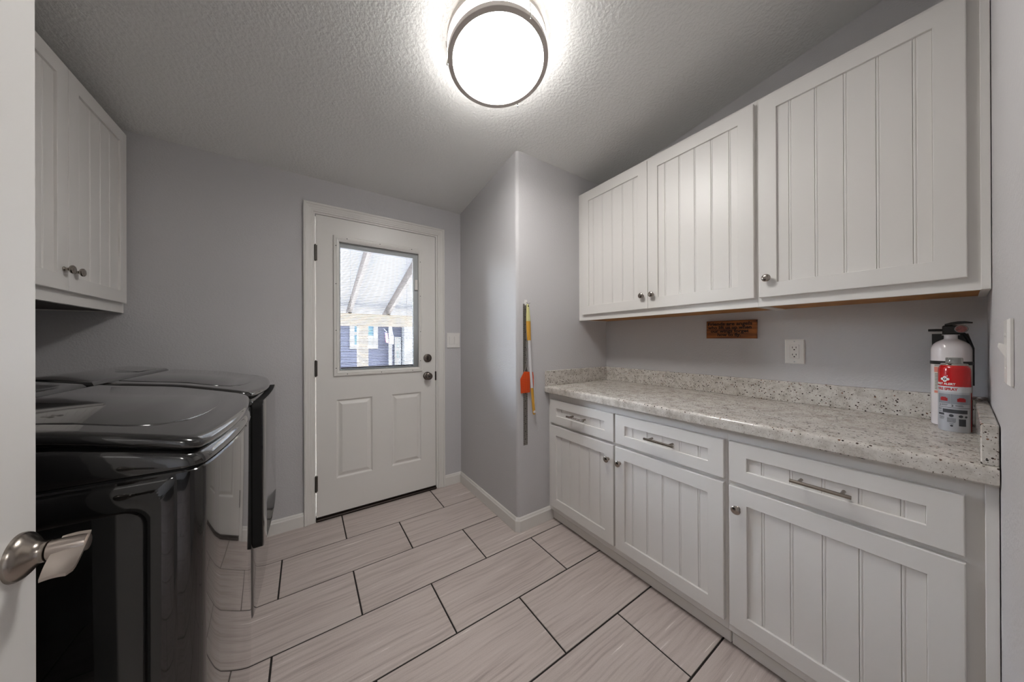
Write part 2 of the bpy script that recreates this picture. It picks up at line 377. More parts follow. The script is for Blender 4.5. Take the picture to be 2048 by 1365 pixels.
# grey spacer frame of the glass unit
GX0, GX1, GZ0, GZ1 = 0.2010, 0.7030, 1.0090, 1.8600
bm = NB()
loft(bm, [ring4(WX0, WX1, WZ0, WZ1, SY+0.016), ring4(GX0, GX1, GZ0, GZ1, SY+0.016), ring4(GX0, GX1, GZ0, GZ1, SY+0.040), ring4(WX0, WX1, WZ0, WZ1, SY+0.040)], cap0=False, cap1=False)
obj('glass_spacer', bm, M_spacer, door)
obj('window_pane', B(WX0, WX1, SY+0.0125, SY+0.0155, WZ0, WZ1), M_glass, door)
obj('window_pane', B(WX0, WX1, SY+0.0405, SY+0.0435, WZ0, WZ1), M_glass, door)
obj('blind_slider', B(0.7135, 0.7365, SY+0.003, SY+0.012, 1.608, 1.690, 0.002), M_door, door)
# blind between the panes: every slat a piece
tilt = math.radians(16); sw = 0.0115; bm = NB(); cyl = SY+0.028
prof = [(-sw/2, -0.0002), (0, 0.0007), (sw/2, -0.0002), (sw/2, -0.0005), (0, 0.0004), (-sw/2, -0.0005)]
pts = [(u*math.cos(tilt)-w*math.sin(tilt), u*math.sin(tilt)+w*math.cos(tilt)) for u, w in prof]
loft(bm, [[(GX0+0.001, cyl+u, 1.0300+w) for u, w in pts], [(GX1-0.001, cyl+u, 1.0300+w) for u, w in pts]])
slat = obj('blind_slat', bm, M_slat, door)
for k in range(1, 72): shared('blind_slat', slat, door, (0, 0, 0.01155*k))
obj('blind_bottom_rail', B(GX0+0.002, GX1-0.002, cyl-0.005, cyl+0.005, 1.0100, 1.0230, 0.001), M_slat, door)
for x in (0.262, 0.655):
    bm = NB(); tube(bm, [(x, cyl-0.0065, 1.02), (x, cyl-0.0065, 1.858)], 0.0007, 6); obj('blind_cord', bm, M_slat, door)
# hinges
for z0, z1 in ((1.745, 1.848), (0.972, 1.075), (0.203, 0.306)):
    bm = NB(); x = 0.0545
    lathe(bm, (x, SY-0.006, z0), (0, 0, 1), [(0.003, -0.004), (0.0055, 0), (0.0065, 0.001), (0.0065, z1-z0-0.001), (0.0055, z1-z0), (0.003, z1-z0+0.004)], 14)
    box(bm, x-0.004, x+0.010, SY-0.003, SY+0.0008, z0, z1); obj('hinge', bm, M_hinge, door, True)
# deadbolt and knob
bm = NB(); dx, dz = 0.8115, 1.068
lathe(bm, (dx, SY, dz), (0, -1, 0), [(0.0335, 0), (0.0335, 0.004), (0.031, 0.009), (0.024, 0.012), (0.012, 0.013), (0.0, 0.013)], 40); db = obj('deadbolt', bm, M_dkn, door, True)
bm = NB(); lathe(bm, (dx, SY-0.010, dz), (0, -1, 0), [(0.011, 0), (0.011, 0.006), (0.009, 0.008)], 20); box(bm, dx-0.004, dx+0.004, SY-0.030, SY-0.014, dz-0.017, dz+0.017, 0.002); obj('thumb_turn', bm, M_dkn, db, True)
bm = NB(); kx, kz = 0.8085, 0.925
lathe(bm, (kx, SY, kz), (0, -1, 0), [(0.033, 0), (0.033, 0.003), (0.029, 0.008), (0.018, 0.011), (0.012, 0.014), (0.012, 0.022), (0.020, 0.026), (0.0275, 0.033), (0.0295, 0.041), (0.0275, 0.049), (0.021, 0.054), (0.013, 0.0545), (0.0125, 0.0535), (0.0, 0.0535)], 40)
dk = obj('door_knob', bm, M_dkn, door, True)
bm = NB(); lathe(bm, (kx, SY-0.0535, kz), (0, -1, 0), [(0.0065, 0), (0.0065, 0.003), (0.0, 0.0035)], 16); box(bm, kx-0.0015, kx+0.0015, SY-0.060, SY-0.056, kz-0.004, kz+0.004); obj('knob_button', bm, M_hinge, dk, True)

# ---- the leaf of the doorway, swung open along the left side
LXF, LY0, LY1 = -0.350, 0.02, 0.8135
leaf = bpy.data.objects.new('door_2', None); COL.objects.link(leaf); leaf.location = (LXF, LY0, 0.012); leaf['kind'] = 'structure'
leaf['label'] = 'white interior door standing open at the left edge of the photo'
obj('slab', B(LXF-0.035, LXF, LY0, LY1, 0.012, 2.05, 0.0015), M_leaf, leaf)
bm = NB(); ry, rz = 0.776, 0.886
lathe(bm, (LXF, ry, rz), (1, 0, 0), [(0.0335, 0), (0.0335, 0.003), (0.0318, 0.007), (0.026, 0.012), (0.019, 0.0165), (0.0155, 0.021), (0.0148, 0.026), (0.0152, 0.027)], 48)
lv = obj('rosette', bm, M_nickel, leaf, True)
bm = NB(); x0 = LXF+0.0275
# barrel of the lever, then a wing that folds over it and sweeps back towards the hinges
lathe(bm, (x0, ry, rz), (1, 0, 0), [(0.0128, 0), (0.0138, 0.001), (0.0140, 0.012), (0.0135, 0.030), (0.012, 0.0365), (0.0, 0.0375)], 32)
NU, NV = 10, 8; gridT, gridB = [], []
for i in range(NU+1):
    s = i/NU; rowT, rowB = [], []
    for j in range(NV+1):
        t = j/NV
        yy = ry + 0.006 - 0.055*s
        xa = x0 + 0.010 - 0.004*math.sin(math.pi*s) + 0.001*s; xb = x0 + 0.0380 + 0.0012*s - 0.005*max(0, (s-0.85)/0.15)**2
        xx = xa + (xb-xa)*t
        zz = rz + 0.0150 - 0.0335*(1.5*s-0.5*s*s) + 0.0015*math.sin(math.pi*t)
        rowT.append((xx, yy, zz)); rowB.append((xx, yy, zz-0.0042))
    gridT.append(rowT); gridB.append(rowB)
vT = [[bm.verts.new(p) for p in r] for r in gridT]; vB = [[bm.verts.new(p) for p in r] for r in gridB]
for i in range(NU):
    for j in range(NV):
        bm.faces.new((vT[i][j], vT[i+1][j], vT[i+1][j+1], vT[i][j+1])); bm.faces.new((vB[i][j], vB[i][j+1], vB[i+1][j+1], vB[i+1][j]))
for i in range(NU):
    bm.faces.new((vT[i][0], vB[i][0], vB[i+1][0], vT[i+1][0])); bm.faces.new((vT[i][NV], vT[i+1][NV], vB[i+1][NV], vB[i][NV]))
for j in range(NV):
    bm.faces.new((vT[0][j], vT[0][j+1], vB[0][j+1], vB[0][j])); bm.faces.new((vT[NU][j], vB[NU][j], vB[NU][j+1], vT[NU][j+1]))
obj('lever_handle', bm, mat('satin_nickel', (176, 166, 158), 0.28, 1.0), leaf, True)

# ================================================================ cabinets
def ringbox(bm, P, u0, u1, w0, w1, steps, cap0=True, cap1=False):
    loft(bm, [[P(u0+i, w0+i, d), P(u1-i, w0+i, d), P(u1-i, w1-i, d), P(u0+i, w1-i, d)] for i, d in steps], cap0, cap1)
def cab_door(P, u0, u1, w0, w1, parent, name, stile=0.060, rail=None, cuts=None, T=0.019):
    """door or drawer front of frame and beaded boards. P(u, w, d) -> world; d is the distance in front of the face frame"""
    rail = rail or stile; bm = NB()
    iu, iw = stile, rail
    def L(iu_, iw_, d): return [P(u0+iu_, w0+iw_, d), P(u1-iu_, w0+iw_, d), P(u1-iu_, w1-iw_, d), P(u0+iu_, w1-iw_, d)]
    loft(bm, [L(0.0, 0.0, 0.0), L(0, 0, T-0.0025), L(0.0007, 0.0007, T-0.0007), L(0.0025, 0.0025, T), L(iu-0.001, iw-0.001, T), L(iu, iw, T-0.001), L(iu+0.0005, iw+0.0005, T-0.011), L(iu+0.0005, iw+0.0005, 0.001)], True, True)
    d = obj(name, bm, M_cab, parent)
    a, b = u0+stile, u1-stile; e = [a] + list(cuts) + [b]; z0, z1 = w0+rail, w1-rail; dt = T-0.0085
    for p, q in zip(e, e[1:]):
        w = q-p; bm = NB(); g = 0.0042
        pr = [(0, dt-0.0018), (0.0012, dt)]
        if q != b: pr += [(w-0.0092, dt), (w-0.0080, dt-0.0018), (w-0.0074, dt-0.0018), (w-0.0058, dt-0.0004), (w-0.0040, dt-0.0001), (w-0.0022, dt-0.0004), (w-0.0006, dt-0.0018)]
        else: pr += [(w, dt)]
        pr += [(w, 0.002), (0, 0.002)]
        loft(bm, [[P(p+u, z0, dd) for u, dd in pr], [P(p+u, z1, dd) for u, dd in pr]])
        obj('bead_board', bm, M_cab, d)
    return d
KNOB = None
def knob(P, u, w, parent, d0=0.019, m=None):
    bm = NB(); o = Vector(P(u, w, d0)); ax = Vector(P(u, w, d0+1)) - o
    lathe(bm, o, ax, [(0.0085, 0), (0.0085, 0.002), (0.0055, 0.005), (0.0055, 0.011), (0.0090, 0.014), (0.0145, 0.0175), (0.0160, 0.0205), (0.0155, 0.0235), (0.0125, 0.026), (0.006, 0.0275), (0.0, 0.0278)], 28)
    return obj('knob', bm, m or M_knob, parent, True)
def pull(P, u, w, parent, L=0.137):
    bm = NB(); d0 = 0.0185
    tube(bm, [P(u-L/2, w, d0+0.030), P(u+L/2, w, d0+0.030)], 0.0056, 14)
    for s in (-0.048, 0.048): tube(bm, [P(u+s, w, 0.0105), P(u+s, w, d0+0.0300)], 0.0048, 12)
    return obj('bar_handle', bm, M_nickel, parent, True)

PU = lambda u, w, d: (1.655-d, u, w)      # right wall cabinets
PB_ = lambda u, w, d: (1.362-d, u, w)     # base cabinets
PL = lambda u, w, d: (-0.771+d, u, w)     # left wall cabinet
UZ0, UZ1, UDZ0, UDZ1 = 1.348, 2.262, 1.3865, 2.2440
def cuts5(a, b):
    s = 0.0772; c = (a+b)/2; return [c-2*s, c-s, c, c+s, c+2*s]
def wall_cabinet(name, label, y0, y1, stiles, doors, knobs, under_y):
    t = thing(name, label, 'cabinet', (1.805, (y0+y1)/2, UZ0))
    bm = NB()
    box(bm, 1.674, XR-0.001, y0+0.001, y0+0.017, UZ0+0.001, UZ1-0.002); box(bm, 1.674, XR-0.001, y1-0.017, y1-0.001, UZ0+0.001, UZ1-0.002)
    box(bm, 1.674, XR-0.001, y0+0.017, y1-0.017, UZ1-0.02, UZ1-0.002)
    obj('case', bm, M_cab, t)
    obj('bottom_panel', B(1.674, XR-0.001, y0+0.017, y1-0.017, 1.3535, 1.367), M_under, t)
    bm = NB()
    box(bm, 1.655, 1.674, y0, y1, UZ0, UZ0+0.050); box(bm, 1.655, 1.674, y0, y1, UZ1-0.055, UZ1)
    for a, b in stiles: box(bm, 1.655, 1.674, a, b, UZ0+0.050, UZ1-0.055)
    obj('face_frame', bm, M_cab, t)
    for (a, b), (ku, kw) in zip(doors, knobs):
        st = 0.060
        d = cab_door(PU, a, b, UDZ0, UDZ1, t, 'door', st, 0.0605 if True else 0, cuts5(a+st, b-st), T=0.019)
        knob(PU, ku, kw, d)
    return t
uc = wall_cabinet('wall_cabinet', 'white double-door wall cabinet with two knobs above the brown wooden sign', 0.5045, YP-0.001,
    [(0.5045, 0.540), (0.995, 1.040), (1.50, YP-0.001)], [(1.0185, 1.5210), (0.5130, 1.0165)], [(1.049, 1.4640), (0.9860, 1.4640)], None)
uc2 = wall_cabinet('wall_cabinet', 'white single-door wall cabinet above the fire extinguisher, nearest the right edge', YN+0.001, 0.5040,
    [(YN+0.001, 0.030), (0.465, 0.5040)], [(-0.0100, 0.4950)], [(0.4650, 1.4650)], None)
bm = NB(); box(bm, 1.647, 1.6548, YN+0.0015, -0.032, UZ0, UZ1, 0.001); obj('filler_strip', bm, M_cab, uc2)

def base_cabinet(label, y0, y1, stiles, doors, drawers, knobs):
    t = thing('base_cabinet', label, 'cabinet', (1.66, (y0+y1)/2, 0.001))
    bm = NB(); box(bm, 1.3815, XR-0.001, y0+0.001, y1-0.001, 0.076, 0.8575); obj('case', bm, M_cab, t)
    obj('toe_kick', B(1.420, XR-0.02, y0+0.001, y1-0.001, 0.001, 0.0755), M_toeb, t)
    obj('toe_strip', B(1.387, 1.402, y0+0.001, y1-0.001, 0.005, 0.054, 0.003), M_toe, t)
    bm = NB(); X0, X1 = 1.362, 1.3815
    box(bm, X0, X1, y0, y1, 0.075, 0.125); box(bm, X0, X1, y0, y1, 0.800, 0.8575); box(bm, X0, X1, y0, y1, 0.635, 0.675)
    for a, b in stiles: box(bm, X0, X1, a, b, 0.125, 0.635); box(bm, X0, X1, a, b, 0.675, 0.800)
    obj('face_frame', bm, M_cab, t)
    for (a, b), (ku, kw) in zip(doors, knobs):
        d = cab_door(PB_, a, b, 0.1120, 0.6470, t, 'door', 0.057, 0.0605, cuts5(a+0.057, b-0.057)); knob(PB_, ku, kw, d)
    for a, b in drawers:
        d = cab_door(PB_, a, b, 0.6630, 0.8150, t, 'drawer', 0.057, 0.0510, cuts5(a+0.057, b-0.057)); pull(PB_, (a+b)/2, 0.7400, d)
    return t
base_cabinet('white base cabinet with two drawers over two doors, against the jutting wall', 0.5125, YP-0.001, [(0.5125, 0.545), (1.00, 1.06), (1.51, YP-0.001)],
    [(1.0350, 1.5360), (0.5220, 1.0240)], [(1.0330, 1.5355), (0.5205, 1.0225)], [(1.0660, 0.5680), (0.9940, 0.5680)])
bc2 = base_cabinet('white base cabinet with one wide drawer over one door, below the fire extinguisher', YN+0.001, 0.5120, [(YN+0.001, 0.03), (0.47, 0.5120)],
    [(-0.0040, 0.5035)], [(-0.0030, 0.5035)], [(0.4740, 0.5680)])
bm = NB(); box(bm, 1.350, 1.3618, YN+0.0015, -0.030, 0.075, 0.855, 0.001); obj('filler_strip', bm, M_cab, bc2)

# left wall cabinet
lc = thing('wall_cabinet', 'white wall cabinet with two close-set knobs above the black laundry machines', 'cabinet', (-0.92, 1.93, 1.35))
LZ0, LZ1 = 1.352, 2.262
bm = NB(); box(bm, XL+0.001, -0.790, 1.455, 1.471, LZ0, LZ1-0.02); box(bm, XL+0.001, -0.790, 2.387, 2.402, LZ0, LZ1-0.02); box(bm, XL+0.001, -0.790, 1.471, 2.387, LZ1-0.04, LZ1-0.02); obj('case', bm, M_cab, lc)
obj('bottom_panel', B(XL+0.001, -0.790, 1.471, 2.387, 1.358, 1.372), mat('underside_shade', (70, 60, 54), 0.6), lc)  # shade below the cabinet put into the dark panel colour
bm = NB(); box(bm, -0.790, -0.771, 1.455, 2.402, LZ0, LZ0+0.05); box(bm, -0.790, -0.771, 1.455, 2.402, LZ1-0.05, LZ1)
for a, b in ((1.455, 1.5), (1.90, 1.945), (2.36, 2.402)): box(bm, -0.790, -0.771, a, b, LZ0+0.05, LZ1-0.05)
obj('face_frame', bm, M_cab, lc)
for a, b, cu, ku in ((1.9225, 2.3780, [2.007, 2.085, 2.163, 2.242], 1.9530), (1.4640, 1.9195, [1.568, 1.646, 1.724, 1.802], 1.8900)):
    d = cab_door(PL, a, b, 1.3990, 2.2550, lc, 'door', 0.063, 0.0600, cu); knob(PL, ku, 1.4790, d)

# ================================================================ countertop
ct = thing('countertop', 'speckled light granite countertop with low backsplash over the base cabinets', 'countertop', (1.64, 0.76, 0.858))
bm = NB(); CX, CT, CB = 1.3215, 0.9030, 0.8580; pr = [(XR-0.001, CB), (CX+0.004, CB), (CX, CB+0.004)]
for k in range(7):
    t = math.radians(180-90*k/6); pr.append((CX+0.014+0.014*math.cos(t), CT-0.014+0.014*math.sin(t)))
pr.append((XR-0.001, CT))
loft(bm, [[(x, YN+0.002, z) for x, z in pr], [(x, YP-0.001, z) for x, z in pr]]); obj('slab', bm, M_gran, ct, True)
obj('backsplash', B(XR-0.031, XR-0.001, YN+0.002, YP-0.001, CT, 1.000, 0.002), M_gran, ct)
obj('backsplash', B(CX+0.002, XR-0.0315, YP-0.030, YP-0.001, CT, 1.003, 0.002), M_gran, ct)
obj('backsplash', B(CX+0.010, XR-0.0315, YN+0.002, YN+0.026, CT, 1.000, 0.002), M_gran, ct)

# ================================================================ laundry machines
def zt(x):
    pts = [(-0.16, 0.983), (-0.20, 0.990), (-0.25, 1.004), (-0.40, 1.038), (-0.56, 1.056), (-0.73, 1.083), (-0.80, 1.080), (-0.95, 1.040)]
    for (xa, za), (xb, zb) in zip(pts, pts[1:]):
        if x >= xb: t = (x-xa)/(xb-xa); return za + (zb-za)*t
    return pts[-1][1]
def outline(y0, y1, xb, xf, o, r=0.034, bow=0.024, nfront=20):
    """closed outline, offset o inwards, front bowed towards +x"""
    y0, y1, xb, xf = y0+o, y1-o, xb+o, xf-o; yc, hw = (y0+y1)/2, (y1-y0)/2; r = max(0.006, r-o*0.3); out = [(xb, y1), (xb, y0)]
    for k in range(1, 9): out.append((xb + (xf-r-xb)*k/9, y0))
    for k in range(7):
        t = math.radians(-90+80*k/6); out.append((xf-r+r*math.cos(t), y0+r+r*math.sin(t)))
    for k in range(1, nfront):
        y = y0+r + (y1-y0-2*r)*k/nfront; q = (y-yc)/(hw-r*0.5); out.append((xf + bow*max(0, 1-q*q), y))
    for k in range(7):
        t = math.radians(10+80*k/6); out.append((xf-r+r*math.cos(t), y1-r+r*math.sin(t)))
    for k in range(8, 0, -1): out.append((xb + (xf-r-xb)*k/9, y1))
    return out
def machine(name, label, cat, y0, y1, near):
    XBk, XFr = -0.950, -0.187
    t = thing(name, label, cat, (-0.55, (y0+y1)/2, 0.001))
    bm = NB(); OL = lambda o, xb=XBk: outline(y0, y1, xb, XFr, o, bow=0.024 if near else 0.012)
    loft(bm, [[(x, y, z) for x, y in OL(o)] for o, z in ((0.010, 0.018), (0.002, 0.022), (0.0, 0.030), (0.0, 0.922), (0.003, 0.9255))]); obj('body', bm, M_applb, t, True, 30)
    for fx in (-0.85, -0.27):
        for fy in (y0+0.08, y1-0.08):
            bm = NB(); lathe(bm, (fx, fy, 0.0), (0, 0, 1), [(0.022, 0), (0.022, 0.012), (0.012, 0.014), (0.012, 0.03)], 16); obj('foot', bm, M_black, t)
    bm = NB(); loft(bm, [[(x, y, 0.9255) for x, y in OL(0.006)], [(x, y, 0.9295) for x, y in OL(0.006)]]); obj('seam_gasket', bm, M_gasket, t)
    # moulded top
    bm = NB(); lv = [(0.003, None, 0.929), (0.0, None, 0.932), (0.0, 0.058, None), (0.002, 0.046, None), (0.006, 0.038, None), (0.013, 0.031, None)]
    loft(bm, [[(x, y, z if z else max(0.9335, zt(x)-dz)) for x, y in OL(o)] for o, dz, z in lv]); obj('top_cover', bm, M_applt, t, True, 50)
    bm = NB(); loft(bm, [[(x, y, zt(x)-0.034) for x, y in OL(0.020)], [(x, y, zt(x)-0.024) for x, y in OL(0.020)]]); obj('lid_gasket', bm, M_gasket, t)
    # lid over the front, console over the back
    XC = -0.600
    bm = NB(); lo = [(0.012, 0.027), (0.006, 0.024), (0.003, 0.017), (0.004, 0.010), (0.008, 0.004), (0.015, 0.001), (0.024, 0.0)]
    def LO(o): return outline(y0, y1, XC+0.004, XFr, o, bow=0.024 if near else 0.030)
    loft(bm, [[(x, y, zt(x)-dz) for x, y in LO(o)] for o, dz in lo]); lid = obj('lid', bm, M_applt, t, True, 50)
    bm = NB(); gl = [(0.075, 0.0004), (0.0755, -0.0012), (0.078, -0.0020)]
    def GO(o): return outline(y0, y1, XC-0.05, XFr, o, r=0.10, bow=0.03)
    loft(bm, [[(x, y, zt(x)-dz) for x, y in GO(o)] for o, dz in gl]); obj('lid_glass', bm, M_glassb, lid, True, 60)
    bm = NB(); cl = [(0.012, 0.027), (0.004, 0.020), (0.004, 0.010), (0.010, 0.002), (0.020, 0.0)]
    def CO(o):
        return [(x, y) for x, y in [(XBk+o, y1-o)] + [(XBk+o, y0+o)] + [(XBk+o+(XC-0.004-XBk-2*o)*k/8, y0+o) for k in range(1, 9)] + [(XBk+o+(XC-0.004-XBk-2*o)*k/8, y1-o) for k in range(8, 0, -1)]]
    loft(bm, [[(x, y, zt(x)-dz) for x, y in CO(o)] for o, dz in cl]); con = obj('control_console', bm, M_applt, t, True, 40)
    ym = (y0+y1)/2
    bm = NB(); loft(bm, [[(x, y, zt(x)+0.0008) for x, y in ((-0.63, ym+0.07), (-0.70, ym+0.07), (-0.70, ym+0.27), (-0.63, ym+0.27))], [(x, y, zt(x)+0.0018) for x, y in ((-0.63, ym+0.07), (-0.70, ym+0.07), (-0.70, ym+0.27), (-0.63, ym+0.27))]]); obj('display_panel', bm, M_glassb, con)
    # pressed side panels
    for ys, sg in ((y0, -1), (y1, 1)):
        bm = NB(); n = 6
        A = rrect(-0.935, -0.226, 0.034, 0.917, 0.012, n); Bq = rrect(-0.929, -0.232, 0.040, 0.911, 0.012, n)
        Cq = rrect(-0.905, -0.268, 0.075, 0.868, 0.032, n); Dq = rrect(-0.900, -0.276, 0.082, 0.860, 0.030, n)
        P3 = lambda q, d: [(x, ys+sg*d, z) for x, z in q]
        loft(bm, [P3(A, -0.0005), P3(Bq, 0.0045), P3(Cq, 0.0045), P3(Dq, -0.0005)], False, False); obj('side_panel', bm, M_applb, t, True, 40)
    if not near:
        def DL(o, x0, bow):
            q = rrect(y0+0.020+o, y1-0.020-o, 0.306+o, 0.944-o, 0.03, 6); out = []
            for i in range(len(q)):      # add points along the long edges so that the face can bow
                (ya, za), (yb, zb) = q[i], q[(i+1) % len(q)]; m = 12 if abs(ya-yb) > 0.2 else 1
                for k in range(m): out.append((ya+(yb-ya)*k/m, za+(zb-za)*k/m))
            return [(x0 + bow*max(0, 1-((y-(y0+y1)/2)/((y1-y0)/2))**2), y, z) for y, z in out]
        bm = NB(); loft(bm, [DL(0.0, -0.192, 0.006), DL(0.0, -0.160, 0.012)], True, False); obj('door_edge', bm, M_gasket, t)
        bm = NB(); loft(bm, [DL(0.0, -0.1598, 0.012), DL(0.0005, -0.1570, 0.012), DL(0.003, -0.1555, 0.012)], False, True); obj('door', bm, M_applb, t, True, 40)
    return t
machine('washing_machine', 'glossy black top-loading washing machine beside the open white door', 'washing machine', 0.934, 1.647, True)
machine('clothes_dryer', 'glossy black laundry machine in the corner next to the outside door', 'dryer', 1.680, 2.385, False)

# ================================================================ ceiling light
sl = math.hypot(1, 0.132); nrm = Vector((0, -0.132, -1))/sl
lx, ly = 0.670, 1.097; lc0 = Vector((lx, ly, ceil_z(ly)))
cl = thing('ceiling_light', 'round white drum ceiling light with two nickel rings', 'ceiling light', lc0)
def lz(h): return lc0 + nrm*h
bm = NB(); lathe(bm, lz(0.0), nrm, [(0.192, 0.0005), (0.192, 0.016), (0.186, 0.018)], 72); obj('ceiling_pan', bm, M_trim, cl, True)
bm = NB(); lathe(bm, lz(0.0), nrm, [(0.1875, 0.100), (0.186, 0.104), (0.18, 0.106), (0.12, 0.110), (0.06, 0.1115), (0.0, 0.112)], 96, False, True); obj('diffuser', bm, M_lamp, cl, True, 60)
bm = NB(); lathe(bm, lz(0.0), nrm, [(0.186, 0.0185), (0.187, 0.022), (0.187, 0.101)], 96, True, False); obj('drum_side', bm, M_lampside, cl, True, 60)
M_ring = mat('lamp_ring_nickel', (206, 198, 192), 0.42, 0.35)
for h0, h1, ro in ((0.024, 0.044, 0.2075), (0.092, 0.112, 0.2075)):
    bm = NB(); q = [(0.1885, h0), (ro-0.001, h0), (ro, h0+0.001), (ro, h1-0.001), (ro-0.001, h1), (0.1885, h1)]
    L = []; lathe(bm, lz(0), nrm, q + [q[0]], 96, False, False); obj('ring', bm, M_ring, cl, True, 30)
# three clips
e1 = Vector((1, 0, 0)); e2 = nrm.cross(e1)
for k in range(3):
    a = math.radians((87, 207, 327)[k]); dvec = e1*math.cos(a) + e2*math.sin(a); bm = NB(); p = lz(0.0) + dvec*0.2105
    tube(bm, [p + nrm*0.016, p + nrm*0.116], 0.0026, 10); lathe(bm, p + nrm*0.116, nrm, [(0.0045, 0), (0.0045, 0.005), (0.003, 0.008)], 12); obj('clip', bm, M_chrome, cl, True)

# ================================================================ wall fittings
sp = thing('switch_plate', 'white double rocker switch plate right of the outside door', 'light switch', (1.032, YB, 1.21))
bm = NB(); loft(bm, [[(1.032+s*u, YB-d, 1.2095+w) for s, w in ((-1, -0.062+e), (1, -0.062+e), (1, 0.062-e), (-1, 0.062-e)) for u in (0.058-e,)] for e, d in ((0, 0.0005), (0, 0.003), (0.003, 0.006))]); obj('plate', bm, M_plate, sp)
for x in (1.009, 1.055):
    bm = NB(); box(bm, x-0.0165, x+0.0165, YB-0.0085, YB-0.005, 1.176, 1.243, 0.001); rk = obj('rocker', bm, M_plate, sp)
    bm = NB(); loft(bm, [ring4(x-0.0145, x+0.0145, 1.180, 1.239, YB-0.0083), [(x-0.0145, YB-0.0095, 1.180), (x+0.0145, YB-0.0095, 1.180), (x+0.0145, YB-0.0125, 1.239), (x-0.0145, YB-0.0125, 1.239)]]); obj('paddle', bm, M_plate, rk)

ot = thing('wall_outlet', 'white double power outlet on the wall above the granite counter', 'outlet', (XR, 0.4525, 1.146))
def plateX(bm, xw, yc, zc, hw, hh, th=0.006):
    loft(bm, [[(xw-d, yc+sy*(hw-e), zc+sz*(hh-e)) for sy, sz in ((-1, -1), (1, -1), (1, 1), (-1, 1))] for e, d in ((0, 0.0005), (0, th*0.5), (0.0035, th))])
bm = NB(); plateX(bm, XR, 0.4525, 1.1455, 0.036, 0.0585); obj('plate', bm, M_plate, ot)
obj('receptacle', B(XR-0.0085, XR-0.005, 0.4355, 0.4695, 1.1120, 1.1790, 0.0012), M_plate, ot)
for z in (1.1625, 1.1285):
    bm = NB(); xs = XR-0.0085
    box(bm, xs-0.0004, xs+0.001, 0.4580, 0.4602, z-0.001, z+0.007); box(bm, xs-0.0004, xs+0.001, 0.4448, 0.4470, z-0.001, z+0.007)
    lathe(bm, (xs+0.001, 0.4525, z-0.0075), (-1, 0, 0), [(0.0028, 0), (0.0028, 0.0014)], 14); obj('socket_slots', bm, M_slot, ot)
for z in (1.1455+0.049, 1.1455-0.049):
    bm = NB(); lathe(bm, (XR-0.0055, 0.4525, z), (-1, 0, 0), [(0.003, 0), (0.003, 0.001)], 12); obj('screw', bm, M_spacer, ot)

# light switch on the near wall (faces the room)
ls = thing('light_switch', 'white toggle light switch on the near wall at the right edge', 'light switch', (1.035, YN, 1.178))
bm = NB(); loft(bm, [[(1.035+sx*(0.0365-e), YN+d, 1.178+sz*(0.0585-e)) for sx, sz in ((-1, -1), (1, -1), (1, 1), (-1, 1))] for e, d in ((0, 0.0005), (0, 0.0035), (0.003, 0.0065))]); obj('plate', bm, M_plate, ls)
bm = NB(); loft(bm, [[(1.035-0.006, YN+0.0060, 1.166), (1.035+0.006, YN+0.0060, 1.166), (1.035+0.006, YN+0.0060, 1.190), (1.035-0.006, YN+0.0060, 1.190)],
                     [(1.035-0.004, YN+0.0140, 1.187), (1.035+0.004, YN+0.0140, 1.187), (1.035+0.004, YN+0.0130, 1.195), (1.035-0.004, YN+0.0130, 1.195)]]); obj('toggle', bm, M_plate, ls)
for z in (1.178+0.030, 1.178-0.030):
    bm = NB(); lathe(bm, (1.035, YN+0.006, z), (0, 1, 0), [(0.003, 0), (0.003, 0.0012)], 12); obj('screw', bm, M_plate, ls)

# ================================================================ text helper
def text_mesh(body, size, xalign='CENTER', extrude=0.0, bold=0.0, line=1.0):
    cu = bpy.data.curves.new('t', 'FONT'); cu.body = body; cu.size = size; cu.align_x = xalign; cu.align_y = 'CENTER'; cu.extrude = extrude; cu.offset = bold; cu.space_line = line; cu.resolution_u = 3
    o = bpy.data.objects.new('t', cu); COL.objects.link(o); bpy.context.view_layer.update()
    dg = bpy.context.evaluated_depsgraph_get(); me = bpy.data.meshes.new_from_object(o.evaluated_get(dg))
    vs = [v.co.copy() for v in me.vertices]; fs = [tuple(p.vertices) for p in me.polygons]
    bpy.data.objects.remove(o); bpy.data.curves.remove(cu); bpy.data.meshes.remove(me); return vs, fs
def add_text(bm, vf, fn):
    vs, fs = vf; L = [bm.verts.new(fn(v)) for v in vs]
    for f in fs:
        try: bm.faces.new([L[i] for i in f])
        except ValueError: pass

# wooden sign
def wood_mat():
    m = bpy.data.materials.new('sign_wood'); m.use_nodes = True; n, l = m.node_tree.nodes, m.node_tree.links; b = n['Principled BSDF']
    g = n.new('ShaderNodeNewGeometry'); mu = n.new('ShaderNodeVectorMath'); mu.operation = 'MULTIPLY'; mu.inputs[1].default_value = (20, 6, 70); l.new(g.outputs['Position'], mu.inputs[0])
    t = n.new('ShaderNodeTexNoise'); t.inputs['Scale'].default_value = 1; t.inputs['Detail'].default_value = 5; l.new(mu.outputs[0], t.inputs['Vector'])
    r = n.new('ShaderNodeValToRGB'); r.color_ramp.elements[0].position = 0.3; r.color_ramp.elements[0].color = lin((84, 44, 18)); r.color_ramp.elements[1].position = 0.72; r.color_ramp.elements[1].color = lin((176, 104, 46))
    l.new(t.outputs['Fac'], r.inputs[0]); l.new(r.outputs[0], b.inputs['Base Color']); b.inputs['Roughness'].default_value = 0.4; return m
sg = thing('wooden_sign', 'small brown wooden sign with dark burnt lettering under the wall cabinet', 'sign', (XR, 0.718, 1.261))
SXF = XR-0.017
def SG(u, w, d): # u across (towards -y), w up, slight tilt
    a = math.radians(0.6); return (XR-0.001-d, 0.7175-(u*math.cos(a)+w*math.sin(a)), 1.2610+w*math.cos(a)-u*math.sin(a))
